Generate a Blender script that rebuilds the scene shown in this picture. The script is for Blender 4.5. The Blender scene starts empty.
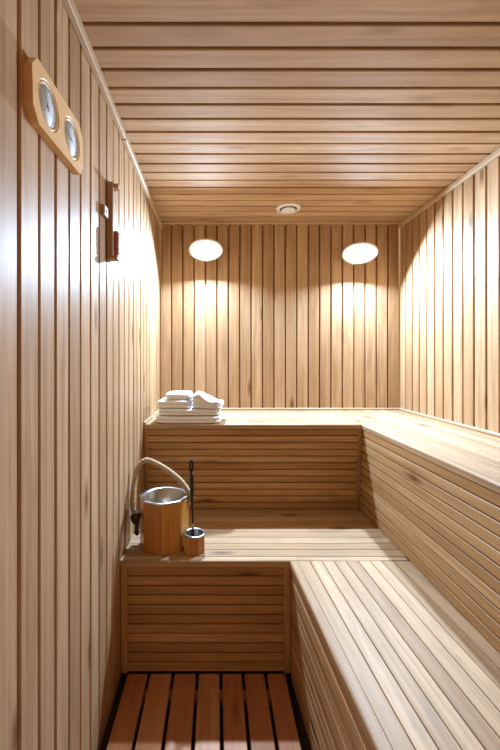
import bpy, bmesh, math, random
from mathutils import Vector, Matrix, noise
random.seed(7)
U = 0.00658            # one layout unit in metres
EYE = 182.5 * U
F_PX = 355.0
C = bpy.context.scene.collection
V = Vector
PI = math.pi

def P(x, y, h):
    """layout units (x right, y depth, h above the eye line) to metres"""
    return V((x * U, y * U, EYE + h * U))

# ------------------------------------------------------------------ materials
def new_mat(name):
    m = bpy.data.materials.new(name); m.use_nodes = True
    nt = m.node_tree
    return m, nt, nt.nodes['Principled BSDF']

def plain(name, col, rough=.5, metal=0.0, **kw):
    m, nt, b = new_mat(name)
    b.inputs['Base Color'].default_value = (*col, 1)
    b.inputs['Roughness'].default_value = rough
    b.inputs['Metallic'].default_value = metal
    for k, v in kw.items(): b.inputs[k].default_value = v
    return m

def wood(name, ca, cb, cc, grain=1.0, knots=.5, rough=.45, spec=.35, stain=.0):
    """ca..cb: board to board range, cc: grain / knot colour"""
    m, nt, b = new_mat(name)
    N, L = nt.nodes, nt.links
    uv = N.new('ShaderNodeUVMap'); uv.uv_map = 'UVMap'
    at = N.new('ShaderNodeAttribute'); at.attribute_name = 'board'
    sep = N.new('ShaderNodeSeparateColor'); L.new(at.outputs['Color'], sep.inputs[0])
    mp = N.new('ShaderNodeMapping'); L.new(uv.outputs[0], mp.inputs[0])
    mp.inputs['Scale'].default_value = (1.6, 55, 1)
    n1 = N.new('ShaderNodeTexNoise'); n1.inputs['Scale'].default_value = 1.0
    n1.inputs['Detail'].default_value = 5; n1.inputs['Roughness'].default_value = .6
    n1.inputs['Distortion'].default_value = .6
    L.new(mp.outputs[0], n1.inputs['Vector'])
    mp2 = N.new('ShaderNodeMapping'); L.new(uv.outputs[0], mp2.inputs[0])
    mp2.inputs['Scale'].default_value = (2.2, 11, 1)
    n2 = N.new('ShaderNodeTexNoise'); n2.inputs['Scale'].default_value = 1.0
    n2.inputs['Detail'].default_value = 3; n2.inputs['Distortion'].default_value = 1.2
    L.new(mp2.outputs[0], n2.inputs['Vector'])
    # knots
    mp3 = N.new('ShaderNodeMapping'); L.new(uv.outputs[0], mp3.inputs[0])
    mp3.inputs['Scale'].default_value = (2.1, 7.5, 1)
    vo = N.new('ShaderNodeTexVoronoi'); vo.inputs['Scale'].default_value = 1.0; vo.voronoi_dimensions = '2D'
    L.new(mp3.outputs[0], vo.inputs['Vector'])
    kr = N.new('ShaderNodeValToRGB'); L.new(vo.outputs['Distance'], kr.inputs[0])
    kr.color_ramp.elements[0].position = .03; kr.color_ramp.elements[0].color = (1, 1, 1, 1)
    kr.color_ramp.elements[1].position = .15; kr.color_ramp.elements[1].color = (0, 0, 0, 1)
    sc = N.new('ShaderNodeSeparateColor'); L.new(vo.outputs['Color'], sc.inputs[0])
    gt = N.new('ShaderNodeMath'); gt.operation = 'GREATER_THAN'; gt.inputs[1].default_value = .72
    L.new(sc.outputs[0], gt.inputs[0])
    km = N.new('ShaderNodeMath'); km.operation = 'MULTIPLY'
    L.new(kr.outputs[0], km.inputs[0]); L.new(gt.outputs[0], km.inputs[1])
    kk = N.new('ShaderNodeMath'); kk.operation = 'MULTIPLY'; kk.inputs[1].default_value = knots
    L.new(km.outputs[0], kk.inputs[0])
    # board tint
    mx = N.new('ShaderNodeMix'); mx.data_type = 'RGBA'
    mx.inputs[6].default_value = (*ca, 1); mx.inputs[7].default_value = (*cb, 1)
    L.new(sep.outputs[0], mx.inputs[0])
    r1 = N.new('ShaderNodeMapRange'); r1.inputs[1].default_value = .42; r1.inputs[2].default_value = .68
    r1.inputs[4].default_value = .42 * grain
    L.new(n1.outputs[0], r1.inputs[0])
    m1 = N.new('ShaderNodeMix'); m1.data_type = 'RGBA'; m1.inputs[7].default_value = (*cc, 1)
    L.new(r1.outputs[0], m1.inputs[0]); L.new(mx.outputs[2], m1.inputs[6])
    r2 = N.new('ShaderNodeMapRange'); r2.inputs[1].default_value = .48; r2.inputs[2].default_value = .8
    r2.inputs[4].default_value = .45 * grain
    L.new(n2.outputs[0], r2.inputs[0])
    m2 = N.new('ShaderNodeMix'); m2.data_type = 'RGBA'; m2.inputs[7].default_value = (*cc, 1)
    L.new(r2.outputs[0], m2.inputs[0]); L.new(m1.outputs[2], m2.inputs[6])
    m3 = N.new('ShaderNodeMix'); m3.data_type = 'RGBA'; m3.inputs[7].default_value = (cc[0]*.6, cc[1]*.5, cc[2]*.45, 1)
    L.new(kk.outputs[0], m3.inputs[0]); L.new(m2.outputs[2], m3.inputs[6])
    out = m3.outputs[2]
    if stain:
        mp4 = N.new('ShaderNodeMapping'); L.new(uv.outputs[0], mp4.inputs[0])
        mp4.inputs['Scale'].default_value = (9, 34, 1)
        n4 = N.new('ShaderNodeTexNoise'); n4.inputs['Scale'].default_value = 1; n4.inputs['Detail'].default_value = 8
        n4.inputs['Roughness'].default_value = .7
        L.new(mp4.outputs[0], n4.inputs['Vector'])
        r4 = N.new('ShaderNodeMapRange'); r4.inputs[1].default_value = .52; r4.inputs[2].default_value = .72
        r4.inputs[4].default_value = stain
        L.new(n4.outputs[0], r4.inputs[0])
        m4 = N.new('ShaderNodeMix'); m4.data_type = 'RGBA'; m4.inputs[7].default_value = (.33, .25, .18, 1)
        L.new(r4.outputs[0], m4.inputs[0]); L.new(out, m4.inputs[6])
        out = m4.outputs[2]
    L.new(out, b.inputs['Base Color'])
    b.inputs['Roughness'].default_value = rough
    b.inputs['Specular IOR Level'].default_value = spec
    bp = N.new('ShaderNodeBump'); bp.inputs['Strength'].default_value = .12
    bp.inputs['Distance'].default_value = .002
    L.new(n1.outputs[0], bp.inputs['Height']); L.new(bp.outputs[0], b.inputs['Normal'])
    return m

M = {}
M['wall'] = wood('wall_wood', (.44, .268, .135), (.60, .392, .222), (.27, .14, .058), 1.3, .9, spec=.25)
M['ceiling'] = wood('ceiling_wood', (.46, .28, .15), (.60, .40, .235), (.30, .16, .075), 1.2, .35, rough=.65, spec=.12)
M['trim'] = wood('trim_wood', (.55, .39, .24), (.58, .42, .26), (.4, .25, .14), .6, .2)
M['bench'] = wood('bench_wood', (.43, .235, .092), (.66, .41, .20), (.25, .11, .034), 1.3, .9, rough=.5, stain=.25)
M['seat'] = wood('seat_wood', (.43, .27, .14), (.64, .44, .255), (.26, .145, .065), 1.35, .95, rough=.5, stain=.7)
M['slat'] = wood('slat_wood', (.48, .20, .08), (.56, .28, .13), (.26, .09, .03), .9, .5, rough=.42)
M['bucket'] = wood('bucket_wood', (.46, .19, .04), (.76, .40, .10), (.32, .11, .02), 1.0, .0, rough=.3, spec=.5)
M['pine'] = wood('pine_wood', (.80, .52, .24), (.84, .56, .27), (.62, .33, .12), .8, .3, rough=.35, spec=.5)
M['brown'] = wood('brown_wood', (.44, .27, .15), (.50, .32, .19), (.30, .17, .09), .8, .0, rough=.4)
M['floor'] = plain('dark_subfloor', (.035, .025, .02), .7)
M['steel'] = plain('brushed_steel', (.50, .50, .48), .3, 1.0)
M['white'] = plain('white_plastic', (.82, .80, .77), .35)
M['cream'] = plain('cream_enamel', (.80, .74, .66), .35)
M['black'] = plain('black_iron', (.014, .010, .009), .35)
M['dial'] = plain('dial_paper', (.70, .70, .69), .5)
M['ink'] = plain('black_ink', (.03, .03, .035), .5)
M['red'] = plain('red_ink', (.55, .05, .03), .5)
M['sand'] = plain('red_sand', (.42, .075, .03), .7)
M['knot'] = plain('dark_cord', (.055, .028, .016), .8)
def glass():
    m, nt, b = new_mat('clear_glass'); N, L = nt.nodes, nt.links
    N.remove(b); out = [n for n in N if n.type == 'OUTPUT_MATERIAL'][0]
    tr = N.new('ShaderNodeBsdfTransparent'); tr.inputs[0].default_value = (.97, .98, .98, 1)
    gl = N.new('ShaderNodeBsdfGlossy'); gl.inputs['Roughness'].default_value = .03
    fr = N.new('ShaderNodeValue'); fr.outputs[0].default_value = .07
    mx = N.new('ShaderNodeMixShader')
    L.new(fr.outputs[0], mx.inputs[0]); L.new(tr.outputs[0], mx.inputs[1]); L.new(gl.outputs[0], mx.inputs[2])
    L.new(mx.outputs[0], out.inputs['Surface'])
    return m
M['glass'] = glass()
def rope_mat():
    m, nt, b = new_mat('hemp_rope'); N, L = nt.nodes, nt.links
    tc = N.new('ShaderNodeTexCoord')
    n = N.new('ShaderNodeTexNoise'); n.inputs['Scale'].default_value = 260; n.inputs['Detail'].default_value = 3
    L.new(tc.outputs['Object'], n.inputs['Vector'])
    r = N.new('ShaderNodeValToRGB'); L.new(n.outputs[0], r.inputs[0])
    r.color_ramp.elements[0].position = .3; r.color_ramp.elements[0].color = (.36, .24, .12, 1)
    r.color_ramp.elements[1].position = .7; r.color_ramp.elements[1].color = (.62, .48, .31, 1)
    L.new(r.outputs[0], b.inputs['Base Color']); b.inputs['Roughness'].default_value = .85
    bp = N.new('ShaderNodeBump'); bp.inputs['Strength'].default_value = .4; bp.inputs['Distance'].default_value = .001
    L.new(n.outputs[0], bp.inputs['Height']); L.new(bp.outputs[0], b.inputs['Normal'])
    return m
M['rope'] = rope_mat()
def towel_mat():
    m, nt, b = new_mat('white_terry'); N, L = nt.nodes, nt.links
    b.inputs['Base Color'].default_value = (.86, .86, .87, 1)
    b.inputs['Roughness'].default_value = .95
    b.inputs['Sheen Weight'].default_value = .3
    tc = N.new('ShaderNodeTexCoord')
    n = N.new('ShaderNodeTexNoise'); n.inputs['Scale'].default_value = 420; n.inputs['Detail'].default_value = 2
    L.new(tc.outputs['Object'], n.inputs['Vector'])
    bp = N.new('ShaderNodeBump'); bp.inputs['Strength'].default_value = .5; bp.inputs['Distance'].default_value = .002
    L.new(n.outputs[0], bp.inputs['Height']); L.new(bp.outputs[0], b.inputs['Normal'])
    return m
M['towel'] = towel_mat()
def lamp_mat(strength, col):
    m, nt, b = new_mat('opal_glass_lit')
    b.inputs['Base Color'].default_value = (.9, .9, .9, 1)
    b.inputs['Emission Color'].default_value = (*col, 1)
    b.inputs['Emission Strength'].default_value = strength
    return m
LAMP = 2.2; BULB = 30; BULB_COL = (.55, .745, 1.0)
M['lamp'] = lamp_mat(LAMP, (.72, .87, 1.0))

# ------------------------------------------------------------------ mesh helpers
class MB:
    def __init__(s):
        s.bm = bmesh.new()
        s.uv = s.bm.loops.layers.uv.new('UVMap')
        s.col = s.bm.loops.layers.float_color.new('board')
    def face(s, vs, uvs=None, r=(.5, .5, .5), smooth=False):
        try: f = s.bm.faces.new(vs)
        except ValueError: return None
        f.smooth = smooth
        for i, l in enumerate(f.loops):
            l[s.col] = (*r, 1)
            if uvs: l[s.uv].uv = uvs[i]
        return f
    def board(s, o, a, b, n, L, W, T, ch=.0014, r=None):
        """chamfered board: length L along a, width W along b, thickness T along n"""
        if r is None: r = (random.random(), random.random(), random.random())
        uo, vo = random.random() * 40, random.random() * 40
        o, a, b, n = V(o), V(a), V(b), V(n)
        prof = [(0, 0), (0, T - ch), (ch, T), (W - ch, T), (W, T - ch), (W, 0)]
        dist = [0]
        for i in range(5):
            dist.append(dist[-1] + math.dist(prof[i], prof[i + 1]))
        r0 = [s.bm.verts.new(o + b * p[0] + n * p[1]) for p in prof]
        r1 = [s.bm.verts.new(o + a * L + b * p[0] + n * p[1]) for p in prof]
        for i in range(5):
            s.face([r0[i], r1[i], r1[i + 1], r0[i + 1]],
                   [(uo, vo + dist[i]), (uo + L, vo + dist[i]), (uo + L, vo + dist[i + 1]), (uo, vo + dist[i + 1])], r)
        s.face([r0[0], r0[5], r1[5], r1[0]], [(uo, vo), (uo, vo + W), (uo + L, vo + W), (uo + L, vo)], r)
        for ring in (r0, r1):
            s.face(ring, [(uo + p[1], vo + p[0]) for p in prof], r)
    def box(s, lo, hi, bev=0.0):
        lo, hi = V(lo), V(hi)
        d = hi - lo
        ax = max(range(3), key=lambda i: d[i])
        oth = [i for i in range(3) if i != ax]
        vs = [s.bm.verts.new(V((lo.x if i & 1 == 0 else hi.x, lo.y if i & 2 == 0 else hi.y, lo.z if i & 4 == 0 else hi.z))) for i in range(8)]
        uo, vo = random.random() * 30, random.random() * 30
        r = (random.random(),) * 3
        fs = []
        for q in ((0, 2, 3, 1), (4, 5, 7, 6), (0, 1, 5, 4), (2, 6, 7, 3), (0, 4, 6, 2), (1, 3, 7, 5)):
            fs.append(s.face([vs[i] for i in q], [(uo + vs[i].co[ax], vo + vs[i].co[oth[0]] + vs[i].co[oth[1]]) for i in q], r))
        if bev:
            es = list({e for f in fs for e in f.edges})
            bmesh.ops.bevel(s.bm, geom=es, offset=bev, segments=2, affect='EDGES', profile=.5)
    def prism(s, pts, n, T, ring_uv=True, cap=True, bev=0):
        """extrude a planar loop of points along n by T"""
        n = V(n).normalized()
        a = [s.bm.verts.new(V(p)) for p in pts]; b = [s.bm.verts.new(V(p) + n * T) for p in pts]
        r = (random.random(),) * 3; k = len(pts)
        ax = V(pts[1]) - V(pts[0]); ax.normalize(); bx = n.cross(ax)
        g = lambda v: (v.co.dot(ax) + v.co.dot(n), v.co.dot(bx))
        fs = []
        for i in range(k):
            q = [a[i], a[(i + 1) % k], b[(i + 1) % k], b[i]]
            fs.append(s.face(q, [g(v) for v in q], r))
        if cap:
            fs.append(s.face(a[::-1], [g(v) for v in a[::-1]], r)); fs.append(s.face(b, [g(v) for v in b], r))
        if bev:
            es = list({e for f in fs for e in f.edges})
            bmesh.ops.bevel(s.bm, geom=es, offset=bev, segments=2, affect='EDGES', profile=.5)
    def lathe(s, prof, c, ax=V((0, 0, 1)), seg=40, sx=1, sy=1, xdir=None, smooth=True):
        """profile [(r, t)] turned about ax through c; sx/sy squash the circle"""
        ax = V(ax).normalized()
        e1 = V(xdir) if xdir else (V((1, 0, 0)) if abs(ax.x) < .9 else V((0, 1, 0)))
        e1 = (e1 - ax * e1.dot(ax)).normalized(); e2 = ax.cross(e1)
        rings = []
        for (r, t) in prof:
            if r < 1e-6: rings.append([s.bm.verts.new(V(c) + ax * t)])
            else: rings.append([s.bm.verts.new(V(c) + ax * t + e1 * (r * sx * math.cos(2 * PI * i / seg)) + e2 * (r * sy * math.sin(2 * PI * i / seg))) for i in range(seg)])
        for A, B in zip(rings, rings[1:]):
            for i in range(seg):
                j = (i + 1) % seg
                if len(A) == 1: q = [A[0], B[j], B[i]] if len(B) > 1 else None
                elif len(B) == 1: q = [A[i], A[j], B[0]]
                else: q = [A[i], A[j], B[j], B[i]]
                if q: s.face(q, [(v.co.z, v.co.x + v.co.y) for v in q], smooth=smooth)
    def tube(s, pts, rad, seg=10, closed=False, smooth=True):
        pts = [V(p) for p in pts]; n = len(pts)
        rads = rad if isinstance(rad, (list, tuple)) else [rad] * n
        up = None; rings = []
        for i, p in enumerate(pts):
            if closed: t = pts[(i + 1) % n] - pts[i - 1]
            else: t = pts[min(i + 1, n - 1)] - pts[max(i - 1, 0)]
            t.normalize()
            if up is None: up = t.orthogonal().normalized()
            up = (up - t * up.dot(t)).normalized(); w = t.cross(up)
            rings.append([s.bm.verts.new(p + (up * math.cos(2 * PI * k / seg) + w * math.sin(2 * PI * k / seg)) * rads[i]) for k in range(seg)])
        m = n if closed else n - 1
        for i in range(m):
            A, B = rings[i], rings[(i + 1) % n]
            for k in range(seg):
                s.face([A[k], A[(k + 1) % seg], B[(k + 1) % seg], B[k]], smooth=smooth)
        if not closed:
            s.face(rings[0][::-1], smooth=smooth); s.face(rings[-1], smooth=smooth)
    def build(s, name, mat, parent=None, kind=None):
        bmesh.ops.recalc_face_normals(s.bm, faces=s.bm.faces)
        if parent:
            root = parent
            while root.parent: root = root.parent
            bmesh.ops.translate(s.bm, verts=s.bm.verts, vec=-root.location)
        me = bpy.data.meshes.new(name); s.bm.to_mesh(me); s.bm.free()
        me.materials.append(mat)
        o = bpy.data.objects.new(name, me); C.objects.link(o)
        if parent: o.parent = parent
        if kind: o['kind'] = kind
        return o

def thing(name, label, cat, loc, group=None):
    o = bpy.data.objects.new(name, None); C.objects.link(o)
    o.empty_display_size = .05
    o.location = loc; o['label'] = label; o['category'] = cat
    if group: o['group'] = group
    return o

def crom(pts, n):
    pts = [V(p) for p in pts]; out = []
    q = [pts[0] * 2 - pts[1]] + pts + [pts[-1] * 2 - pts[-2]]
    for i in range(1, len(q) - 2):
        for k in range(n):
            t = k / n
            a, b, c, d = q[i - 1:i + 3]
            out.append(.5 * ((2 * b) + (c - a) * t + (2 * a - 5 * b + 4 * c - d) * t * t + (3 * b - a - 3 * c + d) * t ** 3))
    out.append(pts[-1]); return out

# ------------------------------------------------------------------ layout (units)
XL, XR, D = -57.0, 183.0, 355.0
HC, HT, HS, HF = 137.0, -49.0, -117.0, -182.5      # ceiling, top bench, seat, floor (from the eye line)
ZF = -70.0                                          # room runs on behind the viewpoint
ZT, ZTB = 274.0, 280.0                              # upper bench front edge, foot of its riser
XT = 112.0                                          # upper bench inner edge along the right wall
ZS = 207.7                                          # lower bench front edge
XS = 42.7; TAP = .055                               # lower bench inner edge, splaying a little to the right
GAP = .0100; T_B = .020

# ------------------------------------------------------------------ room
def panelled(name, mat, o, a, b, n, L, W, pitch, first):
    """wall of boards: length direction a, stacked along b, facing n. o = corner on the board face plane"""
    m = MB(); o, a, b, n = V(o), V(a), V(b), V(n)
    # tongue plane behind the boards
    bo = o - n * T_B
    q = [bo - n * .02, bo - n * .02 + a * L, bo - n * .02 + a * L + b * W, bo - n * .02 + b * W]
    m.prism(q, n, .02)
    w = first
    edges = []
    if first > .004: edges.append((0, first))
    while w < W:
        edges.append((w, min(w + pitch, W))); w += pitch
    for lo, hi in edges:
        if hi - lo < .01: continue
        j = random.uniform(-.0008, .0008)
        m.board(bo + b * (lo + GAP / 2), a, b, n, L, hi - lo - GAP, T_B + j, .0022)
    return m.build(name, mat, kind='structure')

PT = 11.45 * U
h_room = (HC - HF) * U + .04
# back wall: grooves every board from the left corner
panelled('wall_back', M['wall'], P(XL, D, HF) - V((0, 0, .04)), (0, 0, 1), (1, 0, 0), (0, -1, 0), h_room, (XR - XL) * U, 11.4 * U, 0)
panelled('wall_left', M['wall'], P(XL, ZF, HF) - V((0, 0, .04)), (0, 0, 1), (0, 1, 0), (1, 0, 0), h_room, (D - ZF) * U, 11.6 * U, ((102.2 - ZF) % 11.6) * U)
panelled('wall_right', M['wall'], P(XR, ZF, HF) - V((0, 0, .04)), (0, 0, 1), (0, 1, 0), (-1, 0, 0), h_room, (D - ZF) * U, 11.45 * U, ((D - 10.5 - ZF) % 11.45) * U)
panelled('ceiling', M['ceiling'], P(XL, ZF, HC), (1, 0, 0), (0, 1, 0), (0, 0, -1), (XR - XL) * U, (D - ZF) * U, 11.35 * U, ((D - 6.4 - ZF) % 11.35) * U)
m = MB()
m.box(P(XL - 6, ZF, HF) - V((0, 0, .07)), P(XR + 6, D + 4, HF) - V((0, 0, .045)))
m.build('floor', M['floor'], kind='structure')

def strip(name, p0, p1, w, t, wd, td, ch=.003):
    """a trim strip from p0 to p1; wd = width direction, td = thickness direction"""
    m = MB(); a = V(p1) - V(p0); L = a.length
    m.board(p0, a.normalized(), wd, td, L, w, t, ch, r=(.7, .5, .5))
    return m.build(name, M['trim'], kind='structure')
e = .0012
joint = 137 * 0 + 212.0
strip('trim_1', P(XL, ZF, HC) + V((e, 0, -e)), P(XL, joint - .4, HC) + V((e, 0, -e)), .031, .017, (0, 0, -1), (1, 0, 0))
strip('trim_2', P(XL, joint, HC) + V((e, 0, -e)), P(XL, D, HC) + V((e, -.002, -e)), .033, .018, (0, 0, -1), (1, 0, 0))
strip('trim_3', P(XR, ZF, HC) + V((-e, 0, -e)), P(XR, D, HC) + V((-e, -.002, -e)), .028, .016, (0, 0, -1), (-1, 0, 0))
strip('trim_4', P(XL, D, HT) + V((.002, -e, e)), P(XR, D, HT) + V((-.002, -e, e)), .013, .010, (0, 0, 1), (0, -1, 0))
strip('trim_5', P(XR, ZF, HT) + V((-e, 0, e)), P(XR, D, HT) + V((-e, -.012, e)), .014, .012, (0, 0, 1), (-1, 0, 0))
strip('trim_6', P(XL, D, HT) + V((e, -.012, e)), P(XL, ZT + 1, HT) + V((e, 0, e)), .010, .009, (0, 0, 1), (1, 0, 0))

# ------------------------------------------------------------------ benches
BW = 5.6 * U     # riser board pitch
TB = .016
def riser(name, parent, top0, top1, bot0, n, gapw=.0048, top_off=0.0):
    """horizontal boards between the top edge (top0-top1) and the foot below top0"""
    m = MB(); top0, top1, bot0, n = V(top0), V(top1), V(bot0), V(n)
    a = (top1 - top0); L = a.length; a.normalize()
    d = bot0 - top0; H = d.length; d.normalize()
    k = round(H / BW); p = H / k
    m.prism([top0 - n * .03, top1 - n * .03, top1 + d * H - n * .03, bot0 - n * .03], n, .03 - TB * .75)
    for i in range(k):
        m.board(top0 + d * (i * p + gapw / 2) - n * TB, a, d, n, L, p - gapw, TB + random.uniform(-.0006, .0006), .0016)
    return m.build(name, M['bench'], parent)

def nosing(name, parent, p0, p1, inward, h=.024, w=.03, mat='seat'):
    """rounded edge board along a bench front; p0-p1 on the top front edge"""
    m = MB(); p0, p1, inw = V(p0), V(p1), V(inward)
    a = (p1 - p0); L = a.length; a.normalize(); r = .006
    prof = [(w, 0), (r, 0), (r * .3, -r * .3), (0, -r), (0, -h), (w, -h)]
    uo = random.random() * 20; rr = (random.random(),) * 3
    A = [m.bm.verts.new(p0 + inw * x + V((0, 0, z))) for x, z in prof]
    B = [m.bm.verts.new(p1 + inw * x + V((0, 0, z))) for x, z in prof]
    dist = [0]
    for i in range(6): dist.append(dist[-1] + math.dist(prof[i], prof[(i + 1) % 6]))
    for i in range(6):
        j = (i + 1) % 6
        m.face([A[i], A[j], B[j], B[i]], [(uo, dist[i]), (uo, dist[i + 1]), (uo + L, dist[i + 1]), (uo + L, dist[i])], rr, smooth=(1 <= i <= 2))
    m.face(A[::-1], [(0, 0)] * 6, rr); m.face(B, [(0, 0)] * 6, rr)
    return m.build(name, M[mat], parent)

# upper bench: L along the back and right walls
ub = thing('sauna_bench', 'upper L-shaped pale wooden sauna bench running along the back and right walls', 'bench', P(60, 315, HT))
yw = D * U - .004
SW = 7.2 * U
def seat_along_x(parent, x0, x1, z_front, z_back, h, pitch, skip=.03):
    m = MB(); y = z_front * U + skip; yb = z_back * U
    k = max(1, round((yb - y) / pitch)); p = (yb - y) / k
    m.prism([V((x0 * U, y, EYE + h * U - .024)), V((x1 * U, y, EYE + h * U - .024)), V((x1 * U, yb, EYE + h * U - .024)), V((x0 * U, yb, EYE + h * U - .024))], (0, 0, 1), .012)
    for i in range(k):
        m.board(V((x0 * U, y + i * p + .0013, EYE + h * U - .014)), (1, 0, 0), (0, 1, 0), (0, 0, 1), (x1 - x0) * U, p - .0028, .0140 + random.uniform(-.0005, .0003), .0013)
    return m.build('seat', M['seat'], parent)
XLb = XL + .3; XRb = XR - .3
seat_along_x(ub, XLb, XT + .2, ZT, D - .5, HT, SW)
# right arm boards run towards the viewer
m = MB(); x = XT * U + .03; xb = XRb * U; k = round((xb - x) / SW); p = (xb - x) / k
zz = EYE + HT * U
m.prism([V((x, ZF * U, zz - .024)), V((xb, ZF * U, zz - .024)), V((xb, D * U - .003, zz - .024)), V((x, D * U - .003, zz - .024))], (0, 0, 1), .012)
m.board(V(((XT + .2) * U, ZT * U + .03, zz - .014)), (0, 1, 0), (1, 0, 0), (0, 0, 1), (D - ZT) * U - .033, .03 - .0014 - .2 * U, .0138)
for i in range(k):
    m.board(V((x + i * p + .0013, ZF * U, zz - .014)), (0, 1, 0), (1, 0, 0), (0, 0, 1), (D - ZF) * U - .003, p - .0028, .0140 + random.uniform(-.0005, .0003), .0013)
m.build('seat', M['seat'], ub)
nosing('nosing', ub, P(XLb, ZT, HT), P(XT + .1, ZT, HT), (0, 1, 0))
nosing('nosing', ub, P(XT, ZT + 4, HT), P(XT, ZF, HT), (1, 0, 0))
tb = V((0, 0, -.024))
kf = (ZTB - ZT) / (HT - HS)
nb = V((0, -1, -(ZTB - ZT) / (HT - HS))).normalized()
riser('riser', ub, P(XLb + 3, ZT + .7, HT) + tb, P(XT - 3, ZT + .7, HT) + tb, P(XLb + 3, ZTB, HS) + V((0, 0, .001)), nb)
riser('riser', ub, P(XT + .5, ZTB - .5, HT) + tb, P(XT + .5, ZF, HT) + tb, P(XT + .5, ZTB - .5, HS) + V((0, 0, .001)), (-1, 0, 0))
for x0, x1 in ((XLb, XLb + 2.9), (XT - 2.9, XT + .3)):
    m = MB(); q0 = P(x0, ZT + .5, HT) + tb; q1 = P(x0, ZTB - .2, HS) + V((0, 0, .001))
    m.board(q0 - nb * .02, (q1 - q0).normalized(), (1, 0, 0), nb, (q1 - q0).length, (x1 - x0) * U, .021, .002)
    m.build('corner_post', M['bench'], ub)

# lower bench: step along the back plus the long seat on the right
lb = thing('sauna_bench', 'lower L-shaped pale wooden sauna bench carrying the bucket, with slatted fronts down to the floor', 'bench', P(60, 230, HS))
def xs(z): return XS + TAP * (ZS - z)
seat_along_x(lb, XLb, XT + 2, ZS + .35, ZTB + 2, HS, 7.6 * U)
m = MB(); zz = EYE + HS * U
Lr = (ZS - ZF) * U; av = V((TAP, -1, 0))
w0 = .03; pw = 7.05 * U; x = XS * U + w0
nbd = int((XT * U - x) / pw) + 1
m.prism([V((x, ZS * U, zz - .024)), V(((XT + 2) * U, ZS * U, zz - .024)), V(((XT + 2) * U, ZF * U, zz - .024)), V((x + TAP * Lr, ZF * U, zz - .024))], (0, 0, 1), .010)
for i in range(nbd):
    xa = x + i * pw
    # a board stops where it meets the riser of the upper bench
    lim = ((XT + 4) * U - xa) / TAP
    Lb = min(Lr, max(lim, .12))
    wv = pw
    m.board(V((xa + .0012, ZS * U - .001, zz - .015)), av, (1, 0, 0), (0, 0, 1), Lb, wv - .0026, .015 + random.uniform(-.0005, .0003), .0013)
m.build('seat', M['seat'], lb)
nosing('nosing', lb, P(XLb, ZS, HS), P(XS + 4.3, ZS, HS), (0, 1, 0))
# outer board of the long seat, with the mitred corner
nosing('nosing', lb, P(XS, ZS, HS), P(xs(ZF), ZF, HS), V((1, TAP, 0)).normalized())
nosing('nosing', lb, P(XS + 4.35, ZS, HS), P(XT + .3, ZS, HS), (0, 1, 0), w=.03)
riser('riser', lb, P(XLb + 4.2, ZS + .6, HS) + tb, P(XS - 3.6, ZS + .6, HS) + tb, P(XLb + 4.2, ZS + .6, HF) , (0, -1, 0))
nr = V((-1, -TAP, 0)).normalized()
riser('riser', lb, P(XS + .6, ZS - .4, HS) + tb, P(xs(ZF) + .6, ZF, HS) + tb, P(XS + .6, ZS - .4, HF) - V((0, 0, .03)), nr)
for x0, x1 in ((XLb, XLb + 4.1), (XS - 3.5, XS + .75)):
    m = MB(); m.board(P(x0, ZS + .5, HS) + tb + V((0, .02, 0)), (0, 0, -1), (1, 0, 0), (0, -1, 0), (HS - HF) * U - .022, (x1 - x0) * U, .022, .003)
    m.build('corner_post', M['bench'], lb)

# ------------------------------------------------------------------ duckboard floor
db = thing('duckboard', 'reddish brown wooden duckboard of lengthwise slats on the floor before the lower bench', 'duckboard', P(-5, 150, HF))
gx = [-53.0, -39.6, -25.6, -11.4, 2.3, 15.2, 28.4, 40.6]
for i in range(7):
    a, b = gx[i] + .9, gx[i + 1] - .9
    m = MB(); m.board(P(a, ZS - .6, HF) - V((0, 0, .022)), (0, -1, 0), (1, 0, 0), (0, 0, 1), (ZS - 30) * U, (b - a) * U, .022, .002)
    m.build('slat', M['slat'], db)
for zc in (198, 150, 100, 50):
    m = MB(); m.box(P(-52, zc - 3, HF) - V((0, 0, .045)), P(40, zc + 3, HF) - V((0, 0, .0225)))
    m.build('bearer', M['slat'], db)

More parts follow.
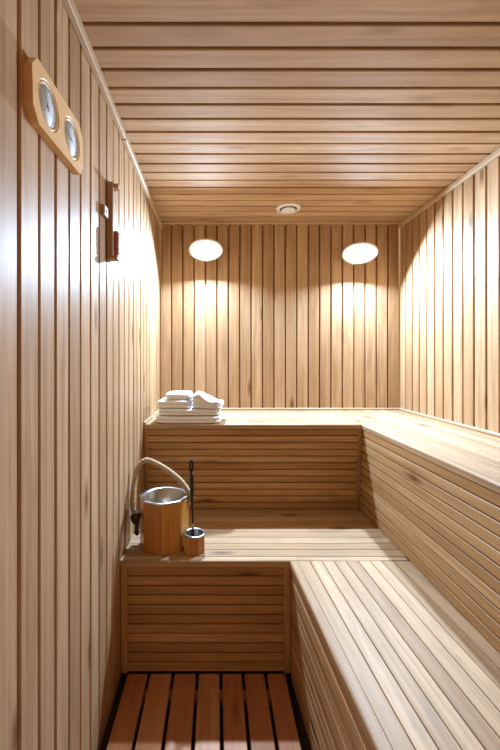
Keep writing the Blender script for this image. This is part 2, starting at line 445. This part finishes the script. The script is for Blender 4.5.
# ------------------------------------------------------------------ wall lamps
def lamp(px, h, label, yaw):
    base = P(px, D, h)
    t = thing('wall_lamp', label, 'lamp', base, 'round tilted lamps on the back wall')
    ang = math.radians(49); yaw = math.radians(yaw)
    n = V((-math.cos(ang) * math.sin(yaw), -math.cos(ang) * math.cos(yaw), -math.sin(ang)))
    xd_ = V((math.cos(yaw), -math.sin(yaw), 0))
    c = base + V((0, -.108, 0))
    R = 16.2 * U
    # wall plate + neck
    m = MB(); m.lathe([(0, .0), (.045, .0), (.045, .010), (.038, .014), (0, .014)], base + V((0, -.001, 0)), V((0, -1, 0)), 32)
    m.build('wall_plate', M['cream'], t)
    m = MB(); m.tube([base + V((0, -.012, 0)), base + V((0, -.05, 0)), c - n * .022], .018, 14)
    m.build('bracket', M['cream'], t)
    # housing dish with rim
    m = MB()
    m.lathe([(0, -.026), (R * .55, -.024), (R * .9, -.014), (R, -.002), (R * 1.0, .008), (R * .94, .010), (R * .93, .002), (0, .0)], c, n, 56, 1, .72, xdir=xd_)
    m.build('housing', M['cream'], t)
    m = MB(); pr = []
    for k in range(13):
        a = k / 12 * PI / 2
        pr.append((R * .84 * math.cos(a), .004 + .016 * math.sin(a)))
    pr[-1] = (0, .020)
    m.lathe([(0, .0035)] + pr, c + xd_.cross(n).normalized() * (.006 if xd_.cross(n).z < 0 else -.006), n, 56, 1, .72, xdir=xd_)
    m.build('opal_diffuser', M['lamp'], t)
    ld_ = bpy.data.lights.new('bulb_light', 'AREA'); ld_.energy = BULB; ld_.color = BULB_COL; ld_.shape = 'DISK'; ld_.size = .045; ld_.spread = math.radians(166)
    lo_ = bpy.data.objects.new('bulb_light', ld_); C.objects.link(lo_); lo_.location = c + n * .027 - base; lo_.rotation_euler = V((0, -math.cos(ang), -math.sin(ang))).to_track_quat('-Z', 'Y').to_euler(); lo_.parent = t
lamp(-10.6, 106.0, 'left glowing oval white lamp on the back wall, above the towels', 0)
lamp(136.0, 103.0, 'right glowing oval white lamp on the back wall, near the right wall', 27)

# ------------------------------------------------------------------ ceiling valve
c = P(63.8, 318, HC)
t = thing('ceiling_vent', 'round white air vent valve on the boarded ceiling between the two lamps', 'vent', c)
m = MB(); dn = V((0, 0, -1)); R = 10.9 * U
m.lathe([(R * .70, .0), (R, .0), (R, .003), (R * .96, .007), (R * .80, .011), (R * .72, .010), (R * .70, .006), (R * .70, 0)], c, dn, 48)
m.build('flange', M['white'], t)
m = MB(); m.lathe([(0, .001), (R * .70, .001), (R * .70, .003), (0, .003)], c, dn, 40); m.build('throat', M['ink'], t)
m = MB(); m.lathe([(0, .008), (R * .52, .008), (R * .60, .013), (R * .58, .018), (R * .3, .023), (0, .024)], c, dn, 48)
m.build('valve_disc', M['white'], t)
m = MB(); m.tube([c + dn * .003, c + dn * .012], .006, 12); m.build('stem', M['steel'], t)

# ------------------------------------------------------------------ thermometer / hygrometer
TH = 2.9
tc = P(XL, 124.0, 82.8)
t = thing('thermometer', 'pale pine plaque with two round dials, mounted high on the left wall', 'thermometer', tc + V((.001, 0, 0)))
tilt = math.radians(3.0)
def tp(y, z, x=0.0):
    """plaque plane: y along the wall, z up (units); x off the wall"""
    yy = y * math.cos(tilt) - z * math.sin(tilt); z2 = y * math.sin(tilt) + z * math.cos(tilt)
    return tc + V((x * U - .0008, yy * U, z2 * U))
hl, hh, c1 = 19.6, 9.7, 4.0
out = [(-hl, -hh + c1), (-hl + c1 * .8, -hh), (hl - c1 * .8, -hh), (hl, -hh + c1), (hl, hh - c1), (hl - c1 * .8, hh), (-hl + c1 * .8, hh), (-hl, hh - c1)]
m = MB(); 
m.prism([tp(y, z) for y, z in out], (1, 0, 0), .55 * TH * U)
m.build('back_board', M['pine'], t)
# front board with two round openings
m = MB()
N_ = 48; x0, x1 = .56 * TH, TH
cen = [(-9.2, 0), (9.2, 0)]; rr = 6.9
def ray(cy, cz, a, half):
    """distance from a dial centre to the outline of its own half of the board"""
    dy, dz = math.cos(a), math.sin(a); best = 1e9
    poly = [p for p in half]
    for i in range(len(poly)):
        (ay, az), (by, bz) = poly[i], poly[(i + 1) % len(poly)]
        ey, ez = by - ay, bz - az; den = dy * ez - dz * ey
        if abs(den) < 1e-9: continue
        s = ((ay - cy) * ez - (az - cz) * ey) / den; q = ((ay - cy) * dz - (az - cz) * dy) / den
        if s > 0 and -1e-6 <= q <= 1 + 1e-6: best = min(best, s)
    return best
halfL = [(-hl, -hh + c1), (-hl + c1 * .8, -hh), (0, -hh), (0, hh), (-hl + c1 * .8, hh), (-hl, hh - c1)]
halfR = [(0, -hh), (hl - c1 * .8, -hh), (hl, -hh + c1), (hl, hh - c1), (hl - c1 * .8, hh), (0, hh)]
for (cy, cz), half in zip(cen, (halfL, halfR)):
    angs = sorted([2 * PI * k / N_ for k in range(N_)] + [math.atan2(z - cz, y - cy) % (2 * PI) for y, z in half])
    vi, vo, bo_, bi = [], [], [], []
    for a in angs:
        d = ray(cy, cz, a, half); ca, sa = math.cos(a), math.sin(a)
        vi.append(m.bm.verts.new(tp(cy + rr * ca, cz + rr * sa, x1 - .25)))
        bi.append(m.bm.verts.new(tp(cy + (rr + .35) * ca, cz + (rr + .35) * sa, x1)))
        vo.append(m.bm.verts.new(tp(cy + d * ca, cz + d * sa, x1)))
        bo_.append((m.bm.verts.new(tp(cy + rr * ca, cz + rr * sa, x0)), m.bm.verts.new(tp(cy + d * ca, cz + d * sa, x0))))
    g = lambda v: (v.co.y, v.co.z)
    K = len(angs)
    for i in range(K):
        j = (i + 1) % K
        for q, sm in (([bi[i], bi[j], vo[j], vo[i]], False), ([vi[i], vi[j], bi[j], bi[i]], True), ([bo_[i][0], bo_[j][0], vi[j], vi[i]], True)):
            m.face(q, [g(v) for v in q], smooth=sm)
        if abs(vo[i].co.y - tc.y) > 1e-4 or abs(vo[j].co.y - tc.y) > 2e-3:
            q = [vo[i], vo[j], bo_[j][1], bo_[i][1]]; m.face(q, [(v.co.y + v.co.x, v.co.z) for v in q])
bmesh.ops.remove_doubles(m.bm, verts=m.bm.verts, dist=1e-5)
m.build('front_board', M['pine'], t)
xd = V((1, 0, 0))
for k, (cy, cz) in enumerate(cen):
    cc = tp(cy, cz, .70 * TH)
    m = MB(); m.lathe([(0, 0), (rr * U * .97, 0), (rr * U * .97, .0016), (0, .0016)], cc, xd, 40)
    dial = m.build('dial', M['dial'], t)
    m = MB(); m.lathe([(rr * U * .86, .0016), (rr * U * .985, .0016), (rr * U * .985, .0042), (rr * U * .93, .0048), (rr * U * .86, .002)], cc, xd, 40)
    m.build('bezel', M['pine'], dial)
    m = MB()
    for j in range(31):
        a = math.radians(-45 + 270 * j / 30) ; l = .10 if j % 5 else .18
        e1 = V((0, math.cos(a), math.sin(a))); e2 = V((0, -math.sin(a), math.cos(a)))
        o = cc + e1 * rr * U * (.80 - l) + xd * .0017
        w = .0003 if j % 5 else .0005
        vs = [m.bm.verts.new(p_) for p_ in (o - e2 * w, o + e1 * rr * U * l - e2 * w, o + e1 * rr * U * l + e2 * w, o + e2 * w)]
        m.face(vs)
    # small printed mark above the hub
    m.build('scale_marks', M['ink'], dial)
    a = math.radians(118 if k == 0 else 165)
    e1 = V((0, math.cos(a), math.sin(a)))
    m = MB(); m.tube([cc - e1 * .010 + xd * .003, cc + e1 * .033 + xd * .003], [.0008, .0003], 6)
    m.lathe([(0, .0018), (.0026, .0018), (.0026, .0032), (0, .0034)], cc, xd, 16)
    m.build('needle', M['ink'], dial)
    m = MB(); m.lathe([(0, .0055), (rr * U * .93, .0050), (rr * U * .93, .0060), (0, .0068)], cc, xd, 40)
    m.build('dial_glass', M['glass'], dial)

# ------------------------------------------------------------------ sand timer
zc = 186.0; h0, h1 = 52.5, 93.0
t = thing('sand_timer', 'slim wooden sand timer with red sand in a glass tube on the left wall', 'sand timer', P(XL, zc, h0) + V((.001, 0, 0)))
m = MB(); m.box(P(XL, zc - 3.2, h0) + V((.001, 0, 0)), P(XL + 1.2, zc + 3.2, h1), .0012)
m.build('back_board', M['brown'], t)
m = MB(); m.box(P(XL + 1.25, zc - 3.0, h0 + .6), P(XL + 3.3, zc - 1.5, h1 - .4), .0014)
m.build('side_rail', M['brown'], t)
for a, b in ((h0 + .4, h0 + 2.6), (h1 - 2.8, h1 - .6)):
    m = MB(); m.box(P(XL + 1.25, zc - 1.4, a), P(XL + 5.6, zc + 3.0, b), .0012)
    m.build('end_block', M['brown'], t)
gc = P(XL + 3.9, zc + .6, 0)
lo, hi = EYE + (h0 + 2.6) * U, EYE + (h1 - 2.8) * U
def bulb(r):
    L_ = hi - lo; pr = []
    for k in range(41):
        s = k / 40; d = abs(s - .45)
        rad = r * min(1, .12 + (d / .10) ** 1.3 * .9)
        if s < .03: rad *= (s / .03) ** .5 * .999 + .001
        if s > .97: rad *= ((1 - s) / .03) ** .5 * .999 + .001
        pr.append((max(rad, 0), s * L_))
    pr[0] = (0, 0); pr[-1] = (0, L_); return pr
m = MB(); m.lathe(bulb(1.75 * U), V((gc.x, gc.y, lo)), seg=24); m.build('glass_tube', M['glass'], t)
m = MB(); L_ = hi - lo
pr = [(0, .002), (1.45 * U, .004), (1.55 * U, .012), (1.55 * U, L_ * .34), (.9 * U, L_ * .37), (0, L_ * .385)]
m.lathe(pr, V((gc.x, gc.y, lo)), seg=20); m.build('sand', M['sand'], t)

# small white plate beside the timer
pc = P(XL, 177.0, 74.5)
t = thing('sensor_plate', 'tiny white square plate on the left wall, just before the sand timer', 'wall plate', pc + V((.001, 0, 0)))
m = MB(); m.box(pc + V((-.0008, -3.0 * U, -2.6 * U)), pc + V((.010, 3.0 * U, 2.6 * U)), .0015); m.build('base', M['brown'], t)
m = MB(); m.box(pc + V((.0102, -2.8 * U, -2.4 * U)), pc + V((.0135, 2.8 * U, 2.4 * U)), .0012); m.build('cover', M['white'], t)
m = MB(); m.lathe([(0, .0135), (.0042, .0135), (.0036, .0155), (0, .0158)], pc, xd, 20); m.build('button', M['brown'], t)

# ------------------------------------------------------------------ bucket
bc = P(-33.8, 228.5, HS) + V((0, 0, .001))
HB = 30.6 * U; RB = 15.7 * U
bk = thing('sauna_bucket', 'octagonal wooden sauna bucket with steel lining and thick rope handle on the lower bench', 'bucket', bc)
def octa(r, n, rot): return [V((r * math.cos(rot + 2 * PI * i / n), r * math.sin(rot + 2 * PI * i / n), 0)) for i in range(n)]
def staves(name, parent, c, r, h, n, rot, th, mat):
    m = MB(); o = octa(r, n, rot); i_ = octa(r - th, n, rot)
    for k in range(n):
        j = (k + 1) % n; rc = random.random(); rr_ = (rc,) * 3; uo, vo = random.random() * 20, random.random() * 20
        cc = V(c); Z = V((0, 0, h)); b1 = V((0, 0, .0018))
        # every stave is a wedge with slightly eased vertical edges
        e = (o[j] - o[k]); W = e.length; e.normalize(); g = .0005
        q = [cc + o[k] + e * g, cc + o[j] - e * g, cc + i_[j] - e * g, cc + i_[k] + e * g]
        lo = [m.bm.verts.new(p) for p in q]; hi_ = [m.bm.verts.new(p + Z) for p in q]
        for a in range(4):
            b = (a + 1) % 4
            m.face([lo[a], lo[b], hi_[b], hi_[a]], [(uo, vo + a * W), (uo, vo + (a + 1) * W), (uo + h, vo + (a + 1) * W), (uo + h, vo + a * W)], rr_)
        m.face(lo[::-1], [(uo, vo)] * 4, rr_); m.face(hi_, [(uo, vo)] * 4, rr_)
    return m.build(name, mat, parent)
staves('staves', bk, bc, RB, HB, 8, -PI / 2, .012, M['bucket'])
m = MB(); m.prism([bc + p + V((0, 0, .006)) for p in octa(RB - .0135, 8, -PI / 2)], (0, 0, 1), .008)
m.build('bottom', M['bucket'], bk)
def liner(name, parent, c, r, h, n, rot, th, depth):
    """steel pail: round inside, folded over the wooden rim"""
    m = MB(); seg = n * 6
    def ringv(fn): return [m.bm.verts.new(fn(2 * PI * k / seg)) for k in range(seg)]
    apo = r * math.cos(PI / n)
    def orad(a, rr_):
        d = ((a - rot) % (2 * PI / n)) - PI / n
        return rr_ * math.cos(PI / n) / math.cos(d)
    def pt(a, rad, z): return V(c) + V((rad * math.cos(a), rad * math.sin(a), z))
    inn = apo - th - .002
    rings = [ringv(lambda a: pt(a, orad(a, r + .0016), h - .005)),
             ringv(lambda a: pt(a, orad(a, r + .0018), h + .0008)),
             ringv(lambda a: pt(a, orad(a, r + .0004), h + .0024)),
             ringv(lambda a: pt(a, min(orad(a, r - .008), inn + .004), h + .0024)),
             ringv(lambda a: pt(a, inn, h - .001)),
             ringv(lambda a: pt(a, inn * .97, h - depth + .006)),
             ringv(lambda a: pt(a, inn * .93, h - depth))]
    for A, B in zip(rings, rings[1:]):
        for k in range(seg):
            m.face([A[k], A[(k + 1) % seg], B[(k + 1) % seg], B[k]], smooth=True)
    m.face(rings[-1])
    return m.build(name, M['steel'], parent)
liner('steel_liner', bk, bc, RB, HB, 8, -PI / 2, .012, HB - .02)

def rope(pts, R, name, parent, mat, turns_per_m=24, strands=3):
    path = crom(pts, 16)
    # arc length resample
    L = [0]
    for a, b in zip(path, path[1:]): L.append(L[-1] + (b - a).length)
    n = int(L[-1] / .0022); res = []
    k = 0
    for i in range(n + 1):
        s = L[-1] * i / n
        while k < len(L) - 2 and L[k + 1] < s: k += 1
        f = (s - L[k]) / max(1e-9, L[k + 1] - L[k]); res.append((path[k].lerp(path[k + 1], f), s))
    m = MB(); up = None; frames = []
    for i, (p, s) in enumerate(res):
        t = (res[min(i + 1, n)][0] - res[max(i - 1, 0)][0]).normalized()
        if up is None: up = t.orthogonal().normalized()
        up = (up - t * up.dot(t)).normalized(); frames.append((p, s, up.copy(), t.cross(up)))
    for q in range(strands):
        pp = []
        for p, s, u_, w in frames:
            a = 2 * PI * (s * turns_per_m + q / strands)
            pp.append(p + (u_ * math.cos(a) + w * math.sin(a)) * R * .5)
        m.tube(pp, R * .56, 7)
    return m.build(name, mat, parent)
B_ = lambda x, y, z: bc + V((x * U, y * U, z * U))
rope([B_(16.2, 0, 26), B_(17.2, 0.2, 29), B_(15.0, 1, 33), B_(9.5, 2.5, 39.5), B_(1, 4.5, 45.5), B_(-7, 6, 49.5), B_(-13, 6, 51.4), B_(-17.2, 4.6, 48.5),
      B_(-19.4, 3, 42), B_(-20.4, 1, 32), B_(-20.6, 0, 24), B_(-19.0, -.6, 19)], .0112, 'rope_handle', bk, M['rope'])
# knots and dark bindings at the left side
m = MB(); m.tube(crom([B_(-18.4, -2.4, 20), B_(-16.6, -2.6, 17), B_(-18.6, -1.6, 14), B_(-20.4, -.6, 16.5), B_(-18.6, -.2, 19.5), B_(-16.6, -1.2, 18), B_(-17.4, -2.8, 14.5)], 8), .0095, 10)
m.build('rope_knot', M['knot'], bk)
m = MB(); m.tube(crom([B_(-17.4, -1.4, 14), B_(-17.8, -1.2, 10), B_(-17.2, -1.0, 5.5)], 8), .0075, 10)
m.lathe([(0, 0), (.009, .003), (.011, .012), (.009, .021), (0, .024)], B_(-17.6, -1.2, 5.5))
m.build('rope_end', M['knot'], bk)
m = MB(); m.lathe([(0, .0), (.011, .0), (.012, .004), (.009, .007), (0, .008)], B_(15.1, 0, 26.5), V((1, 0, 0)), 20); m.build('handle_eyelet', M['steel'], bk)

# ------------------------------------------------------------------ ladle with wooden cup
lc = P(-13.9, 219.2, HS) + V((0, 0, .001))
ld = thing('ladle', 'small octagonal wooden ladle cup with long black upright handle beside the bucket', 'ladle', lc)
HL = 10.8 * U; RL = 6.7 * U
staves('cup', ld, lc, RL, HL, 8, PI / 8, .006, M['bucket'])
m = MB(); m.prism([lc + p + V((0, 0, .002)) for p in octa(RL - .007, 8, PI / 8)], (0, 0, 1), .006); m.build('cup_bottom', M['bucket'], ld)
liner('cup_liner', ld, lc, RL, HL, 8, PI / 8, .006, HL - .012)
m = MB()
hb = lc + V((-.006, RL * .55, 0)); tip = lc + V((-.016, RL * .75, 54.5 * U))
def hp(s): return hb.lerp(tip, s)
m.tube([hp(.08), hp(.3), hp(.52), hp(.60), hp(.66), hp(.80), hp(.86)], [.0040, .0042, .0050, .0078, .0088, .0088, .0075], 12)
ring = []
ct = hp(.93)
for k in range(24):
    a = 2 * PI * k / 24
    ring.append(ct + V((math.cos(a) * .0062, 0, math.sin(a) * .022)))
m.tube(ring, .0046, 8, closed=True)
m.build('handle', M['black'], ld)
m = MB(); m.tube([hp(.20), hp(.27)], .0048, 12); m.build('ferrule', M['steel'], ld)

# ------------------------------------------------------------------ towels
def towel(c, sx, sy, h, layers, label, seed, rot=0.0, slope=None, groove=.004, wob=.003, name='folded_towel', group='white towels stacked on the upper bench'):
    """a folded towel: stacked plump folds with soft rounded edges; c = base centre"""
    m = MB(); seg = 72; lev = layers * 7
    rings = []
    def outline(a, inset):
        ex = 5.5
        ca, sa = math.cos(a), math.sin(a)
        r = (abs(ca) ** ex + abs(sa) ** ex) ** (-1 / ex)
        return (r * ca * (sx / 2 - inset), r * sa * (sy / 2 - inset))
    for k in range(lev + 1):
        s = k / lev
        ph = (s * layers) % 1 if k < lev else 1.0
        g = math.sqrt(max(0, 1 - (2 * ph - 1) ** 2))
        inset = groove * (1 - g)
        if k in (0, lev): inset += .004
        row = []
        for i in range(seg):
            a = 2 * PI * i / seg
            lay = int(min(s * layers, layers - 1e-6))
            x, y = outline(a, inset + .0035 * noise.noise(V((math.cos(a) * 1.5, math.sin(a) * 1.5, seed * 7 + lay * 3.1))))
            row.append((x, y, s))
        rings.append(row)
    def place(x, y, s):
        hh_ = h
        if slope: hh_ = h * slope(x / (sx / 2), y / (sy / 2))
        z = s * hh_
        f = s
        q = V((x * 9, y * 9, seed * 3.7 + s * 1.2))
        x2 = x + wob * f * noise.noise(q); y2 = y + wob * f * noise.noise(q + V((5, 5, 5)))
        z2 = z + wob * f * noise.noise(V((x * 14, y * 14, seed)))
        cr, sr = math.cos(rot), math.sin(rot)
        return V(c) + V((x2 * cr - y2 * sr, x2 * sr + y2 * cr, max(z2, 0)))
    bv = [[m.bm.verts.new(place(*p)) for p in row] for row in rings]
    for A, B in zip(bv, bv[1:]):
        for i in range(seg): m.face([A[i], A[(i + 1) % seg], B[(i + 1) % seg], B[i]], smooth=True)
    # rounded cap made of shrinking rings
    for which, row in ((0, rings[0]), (1, rings[-1])):
        prev = bv[0] if which == 0 else bv[-1]
        for f in (.93, .8, .6, .35, .12):
            s = row[0][2]; cur = []
            for (x, y, _) in row:
                p = place(x * f, y * f, s)
                if which: p.z += .0035 * (1 - f ** 4)
                cur.append(m.bm.verts.new(p))
            for i in range(seg): m.face([prev[i], prev[(i + 1) % seg], cur[(i + 1) % seg], cur[i]], smooth=True)
            prev = cur
        m.face(prev, smooth=True)
    o = m.build(name, M['towel'])
    # origin at the towel's base
    o.data.transform(Matrix.Translation(-V(c))); o.location = c
    o['label'] = label; o['category'] = 'towel'; o['group'] = group
    return o
h0 = HT + .25
towel(P(-22.6, 292, h0), 52 * U, 34 * U, 5.4 * U, 2, 'wide white bath towel lying at the bottom of the pile on the upper bench', 1, groove=.007)
towel(P(-21.8, 292.5, h0 + 6.2), 50 * U, 33 * U, 4.6 * U, 2, 'wide white folded towel second from the bottom of the pile', 2, rot=.012, groove=.006)
towel(P(-33.8, 293, h0 + 11.4), 27 * U, 30 * U, 6.0 * U, 2, 'white folded hand towel on the left of the pile, directly under the topmost one', 3, rot=-.03, groove=.006)
towel(P(-31.0, 293, h0 + 17.9), 21.5 * U, 26 * U, 5.2 * U, 1, 'small white folded towel lying topmost on the left of the pile', 4, rot=.03, groove=.006)
sl = lambda x, y: .70 - .34 * x + .24 * math.exp(-((x + .55) / .28) ** 2) + .10 * math.sin(5.2 * x + 2.2 * y)
towel(P(-7.4, 291, h0 + 11.4), 24.0 * U, 29 * U, 10.2 * U, 3, 'loosely folded white towel slumping down on the right half of the pile', 5, rot=-.05, slope=sl, groove=.006, wob=.014)

# ------------------------------------------------------------------ orange world fill, added through the open front to lift and warm the shade
w = bpy.data.worlds.new('World'); bpy.context.scene.world = w; w.use_nodes = True
bg = w.node_tree.nodes['Background']
bg.inputs[0].default_value = (1.0, .52, .22, 1); bg.inputs[1].default_value = .32

# ------------------------------------------------------------------ camera
cam = bpy.data.cameras.new('camera'); co = bpy.data.objects.new('camera', cam); C.objects.link(co)
co.location = (0, 0, EYE); co.rotation_euler = (PI / 2, 0, 0)
cam.sensor_fit = 'VERTICAL'; cam.sensor_height = 36; cam.lens = F_PX / 750 * 36
cam.shift_x = (250 - 217) / 750; cam.shift_y = -(375 - 361) / 750
cam.clip_start = .02
sc = bpy.context.scene; sc.camera = co
sc.view_settings.view_transform = 'Standard'; sc.view_settings.look = 'None'
sc.view_settings.gamma = 1; sc.view_settings.exposure = 0.52; sc.view_settings.use_curve_mapping = False
